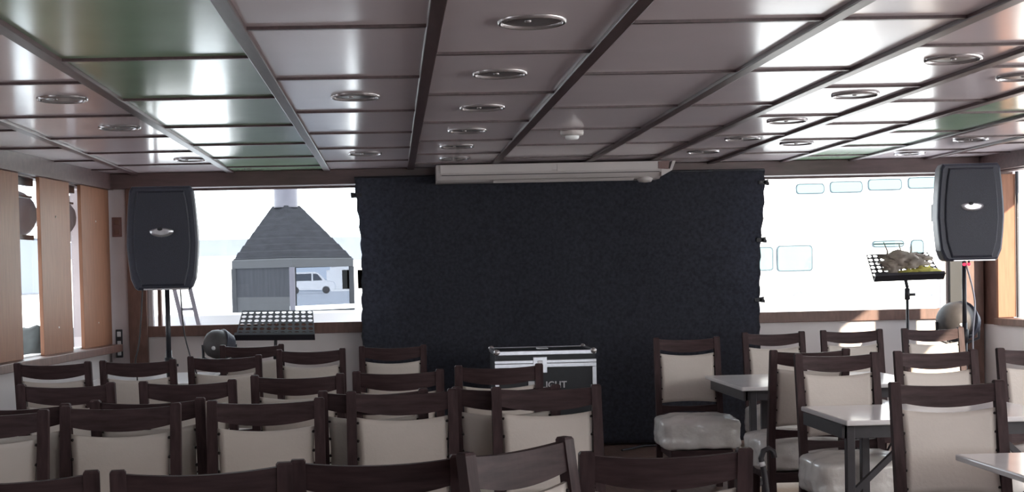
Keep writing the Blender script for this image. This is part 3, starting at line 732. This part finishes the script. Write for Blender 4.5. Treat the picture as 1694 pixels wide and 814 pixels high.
for x in (-w2+.09, w2-.09):
    for y in (.09, dp-.09):
        b = MB(); b.lathe([(.02, -.018), (.045, -.018), (.05, -.012), (.05, .012), (.045, .018), (.02, .018)], M['tyre'], Matrix.Translation((x, y, .05)) @ Matrix.Rotation(PI/2, 4, 'Y'), 18); b.box(x-.028, x+.028, y-.03, y+.03, .075, .10, M['silver']); b.build('caster', fc)
cable([fl_(1028, CY-.35), fl_(1045, CY-.25), fl_(1062, CY-.12), fl_(1090, CY-.1)], .008, 'black cable lying on the floor at the foot of the backdrop')

# ------------------------------------------------------------------ chairs
CH = .995
def lean(z): return 0 if z < .48 else -.075*((z-.48)/(CH-.48))
def make_chair(wrapped):
    r = empty('dining_chair', (0, 0, 0))
    for sx in (-1, 1):
        b = MB(); rings = []
        for z, y, d in ((0, -.045, .030), (.25, -.012, .036), (.48, 0, .040), (.7, lean(.7), .036), (CH-.006, lean(CH-.006), .030), (CH, lean(CH), .024)):
            hw_ = .0195 if z < CH else .015; x = sx*.2
            rings.append([Vector((x-hw_, y-d/2, z)), Vector((x+hw_, y-d/2, z)), Vector((x+hw_, y+d/2, z)), Vector((x-hw_, y+d/2, z))])
        b.loft(rings, M['darkwood']); b.build('back_post', r)
    for nm, f in (('top_rail', lambda u: (.984-.009*(1-u*u), .917-.023*(1-u*u))), ('lower_rail', lambda u: (.552-.010*(1-u*u), .497+.012*(1-u*u)))):
        b = MB(); rings = []
        for j in range(15):
            u = -1+2*j/14; x = u*.1805; zt_, zb_2 = f(u); c = -.016*(1-u*u)
            rings.append([Vector((x, lean(zb_2)+c-.011, zb_2)), Vector((x, lean(zb_2)+c+.011, zb_2)), Vector((x, lean(zt_)+c+.011, zt_)), Vector((x, lean(zt_)+c-.011, zt_))])
        b.loft(rings, M['railwood']); b.build(nm, r)
    # stretched leather panel with drawn-in edges
    b = MB(); n = 14; G = []
    for side in (1, -1):
        g = []
        for j in range(n+1):
            v = j/n*2-1; row = []
            for i in range(n+1):
                u = i/n*2-1
                x = u*(.184-.010*(1-v*v)); z = .7285+v*(.163-(.018 if v > 0 else .010)*(1-u*u))
                y = lean(z)-.010*(1-u*u)+side*(.006+.004*(1-u**4)*(1-v**4))
                row.append(b.bm.verts.new((x, y, z)))
            g.append(row)
        G.append(g)
        for j in range(n):
            for i in range(n):
                f = b.bm.faces.new((g[j][i], g[j][i+1], g[j+1][i+1], g[j+1][i])); f.smooth = True
    for a, c in (((0, i), (0, i+1)) for i in range(n)): b.bm.faces.new((G[0][a[0]][a[1]], G[0][c[0]][c[1]], G[1][c[0]][c[1]], G[1][a[0]][a[1]]))
    for a, c in (((n, i), (n, i+1)) for i in range(n)): b.bm.faces.new((G[0][a[0]][a[1]], G[0][c[0]][c[1]], G[1][c[0]][c[1]], G[1][a[0]][a[1]]))
    for q in (0, n):
        for j in range(n): b.bm.faces.new((G[0][j][q], G[0][j+1][q], G[1][j+1][q], G[1][j][q]))
    b.mi(M['leather'])
    for sx in (-1, 1):
        for k in range(5):
            z = .59+k*.07; b.ico((sx*.176, lean(z), z), .0075, M['stud'], 1, (1, 1.9, 1))
    b.build('back_panel', r)
    b = MB(); b.box(-.195, .195, .012, .43, .25, .305, M['railwood'], .004); b.build('seat_frame', r)
    # thick seat cushion
    b = MB(); rr = bmesh.ops.create_cube(b.bm, size=2); bmesh.ops.subdivide_edges(b.bm, edges=b.bm.edges, cuts=14, use_grid_fill=True)
    amp = .011 if wrapped else .003
    for v in b.bm.verts:
        c = v.co; u = Vector((c.x, c.y, c.z))
        p = 8; L = (abs(c.x)**p+abs(c.y)**p+abs(c.z)**p)**(1/p)
        c2 = c/L if L > 0 else c
        hx = .222 if wrapped else .216
        q = Vector((c2.x*hx, .235+c2.y*.205, .402+c2.z*.098))
        if c.z > .5: q.z += .02*(1-c.x*c.x)*(1-c.y*c.y)
        d = noise.noise(q*14)*amp + noise.noise(q*33)*amp*.6
        v.co = q+c2.normalized()*d
    b._tag(b.bm.faces, M['plastic'] if wrapped else M['seatcloth'], True); b.build('seat', r)
    for sx in (-1, 1):
        b = MB(); b.loft([[Vector((sx*.18-h_, .405-h_, z)), Vector((sx*.18+h_, .405-h_, z)), Vector((sx*.18+h_, .405+h_, z)), Vector((sx*.18-h_, .405+h_, z))] for z, h_ in ((0, .015), (.25, .021))], M['darkwood']); b.build('front_leg', r)
    return r
chairs_made = {}
def chair(pxl, pxr, pyt, label, group, face=1, rot=0, wrapped=False, Y=None, dx=0):
    pc = (pxl+pxr)/2
    if Y is None:
        d = ray(pc, pyt); Y = d.y*(CH-HC)/d.z
    else: Y = Y*S
    p = at(pc, pyt, Y)
    th = R(rot)+(0 if face > 0 else PI)
    fwd = Vector((-math.sin(th), math.cos(th), 0))
    base = Vector((p.x+dx, Y, 0))+fwd*.075
    if wrapped not in chairs_made: o = chairs_made[wrapped] = make_chair(wrapped)
    else: o = copy_tree(chairs_made[wrapped])
    o.location = base; o.rotation_euler = (0, 0, th); tag(o, label, 'chair', group)
    return o
DW = 'dark wooden chair, cream leather back, '
GL = 'cream-backed chairs facing the backdrop'; GR = 'cream-backed chairs by the right-hand tables'
# nearest row
chair(955, 1247, 746, DW+'nearest row, right of the tilted chair', GL, Y=2.04)
o = chair(766, 944, 737, DW+'turned askew between two chairs of the nearest row', GL, -1, 44, Y=3.23/S); o.scale = (.9, 1.0, 1.045)
chair(478, 772, 752, DW+'nearest row, left of the askew chair', GL, rot=2, Y=2.04)
chair(165, 503, 767, DW+'nearest row, second from the left edge', GL, rot=10, Y=1.99)
chair(-160, 176, 786, DW+'nearest row, cut by the lower left corner', GL, rot=10, Y=1.955)
# second row
chair(-122, 78, 680, DW+'second row, cut by the left edge', GL, -1, 2)
chair(101, 299, 669, DW+'second row, next to the one cut off', GL, -1, 2)
chair(338, 541, 660, DW+'second row, middle of five', GL, -1, 2)
chair(568, 761, 645, DW+'second row, second from its right end', GL, -1, 1)
chair(804, 1002, 638, DW+'second row, right end, before the flight case', GL, -1, 1)
# the row standing back-to-back behind the second one
BB = 'dark wooden chair back-to-back behind the second row, '
chair(-75, 112, 664, BB+'nearest the left edge', GL, rot=1, Y=5.14/S)
chair(150, 338, 653, BB+'showing left of its middle chair', GL, rot=1, Y=5.25/S)
chair(526, 708, 641, BB+'showing right of its middle chair', GL, rot=1, Y=5.42/S)
chair(746, 928, 637, BB+'near the flight case', GL, rot=1, Y=5.46/S)
# third row
chair(25, 193, 634, DW+'third row, leftmost', GL)
chair(226, 395, 629, DW+'third row, second from left', GL)
chair(412, 572, 619, DW+'third row, middle', GL)
chair(575, 742, 612, DW+'third row, second from right', GL)
chair(742, 908, 603, DW+'third row, right end, before the flight case', GL)
# fourth row
chair(27, 147, 599, DW+'fourth row, leftmost, by the narrow windows', GL)
chair(168, 288, 595, DW+'fourth row, behind the loudspeaker pole', GL, dx=-.0)
chair(312, 431, 588, DW+'fourth row, right of the loudspeaker pole', GL)
chair(456, 572, 577, DW+'fourth row, under the left music stand', GL)
chair(591, 708, 571, DW+'fourth row, right end, at the backdrop edge', GL)
chair(365, 468, 563, DW+'alone beneath the left music stand, farthest on the left', GL, Y=5.62)
# right-hand side
o = chair(1083, 1197, 549, 'dark wooden chair with plastic-wrapped seat facing us before the black backdrop', GR, -1, -2, True, Y=5.38, dx=-.02)
for c_ in o.children:
    if c_.name.startswith('seat') and 'frame' not in c_.name: c_.scale.x = 1.14
chair(1222, 1336, 545, 'dark wooden chair at the backdrop corner, leftmost of the far right row', GR, -1, 0, True, Y=5.66)
chair(1353, 1463, 540, 'dark wooden chair below the right window, middle of the far row', GR, -1, 0, True, Y=5.7)
chair(1492, 1592, 540, 'dark wooden chair before the right music stand and spotlight', GR, -1, 0, True, Y=5.7)
chair(1270, 1409, 580, 'dark wooden chair back-to-back with the plastic-wrapped one at the middle table', GR, 1, 0, True, Y=4.42)
chair(1307, 1459, 577, 'dark wooden chair with plastic-wrapped seat tucked under the middle table', GR, -1, 0, True, Y=4.2, dx=.0)
chair(1456, 1597, 573, 'dark wooden chair behind the large right chair, at the middle table', GR, -1, 0, True, Y=4.22, dx=.065)
chair(1466, 1664, 617, 'largest cream-backed chair on the right, at the nearest table', GR, -1, -2, True, Y=3.1)
chair(1637, 1776, 570, 'cream-backed chair cut by the right edge of the photo', GR, -1, 0, True, Y=4.25, dx=.03)

# ------------------------------------------------------------------ tables
def table(x0, x1, y0, y1, label, inset=.05, back=.062, zt_=.75):
    r = empty('table', ((x0+x1)/2, (y0+y1)/2, 0), 0, label, 'table', 'pale-topped folding tables'); hx, hy = (x1-x0)/2, (y1-y0)/2
    b = MB(); b.box(-hx, hx, -hy, hy, zt_-.024, zt_, M['tabletop'], .006); b.build('table_top', r)
    b = MB(); b.box(-hx+inset*.6, hx-inset*.6, -hy+.05, -hy+.075, zt_-.085, zt_-.025, M['tabledark']); b.box(-hx+inset*.6, hx-inset*.6, hy-.075, hy-.05, zt_-.085, zt_-.025, M['tabledark'])
    for s in (-1, 1): b.box(s*(hx-inset*.6)-.012, s*(hx-inset*.6)+.012, -hy+.05, hy-.05, zt_-.085, zt_-.025, M['tabledark'])
    b.build('apron', r)
    for s in (-1, 1):
        for t in (-1, 1):
            x = s*(hx-inset-.02-(0 if t < 0 else .19)); y = t*(hy-(.062 if t < 0 else back))
            b = MB(); b.box(x-.019, x+.019, y-.019, y+.019, 0, zt_-.03, M['tabledark'], .003); b.build('leg', r)
        b = MB(); x = s*(hx-inset-.02); bar(b, (x, -hy+.075, .14), (x-s*.19, hy-back-.01, .14), .025, M['tabledark']); b.build('stretcher', r)
        b = MB(); bar(b, (s*(hx-inset-.04), -hy+.062, .42), (s*(hx-inset-.34), -hy+.062, zt_-.05), .025, M['tabledark']); b.build('brace', r)
    return r
table(2.02, 3.15, 4.72*S, 5.28*S, 'pale-topped table farthest back, right of the black backdrop', inset=.06, back=.42)
table(2.02, 3.05, 3.62*S, 4.03*S, 'pale-topped table in the middle of the right-hand row', inset=.015, back=.27)
table(2.04, 3.14, 2.38*S, 2.94*S, 'pale-topped table at the lower right corner of the photo', inset=.42, back=.1)
table(-2.15, -1.32, 9.2, 10.3, 'pale-topped table at the left wall behind the fourth row')

# ------------------------------------------------------------------ curved stick leaning by the right chairs
YS = 6.35; p1 = at(1272, 744, YS); p2 = at(1259, 760, YS); p3 = at(1266, 790, YS)
st = empty('walking_stick', (p3.x, YS, 0), 0, 'dark curved stick with pale band beside the middle right table', 'stick')
o3 = Vector((p3.x, YS, 0))
b = MB(); b.tube([at(1281, 757, YS)-o3, at(1279, 747, YS)-o3, at(1272, 742, YS)-o3, at(1263, 746, YS)-o3, at(1259, 758, YS)-o3, at(1264, 780, YS)-o3, Vector((.015, 0, .3)), Vector((.03, 0, 0.002))], .014, M['tabledark'], 10); b.build('shaft', st)
b = MB(); a_ = at(1259, 764, YS)-o3; c_ = at(1261, 771, YS)-o3; b.tube([a_, c_], .017, M['label'], 12); b.build('band', st)
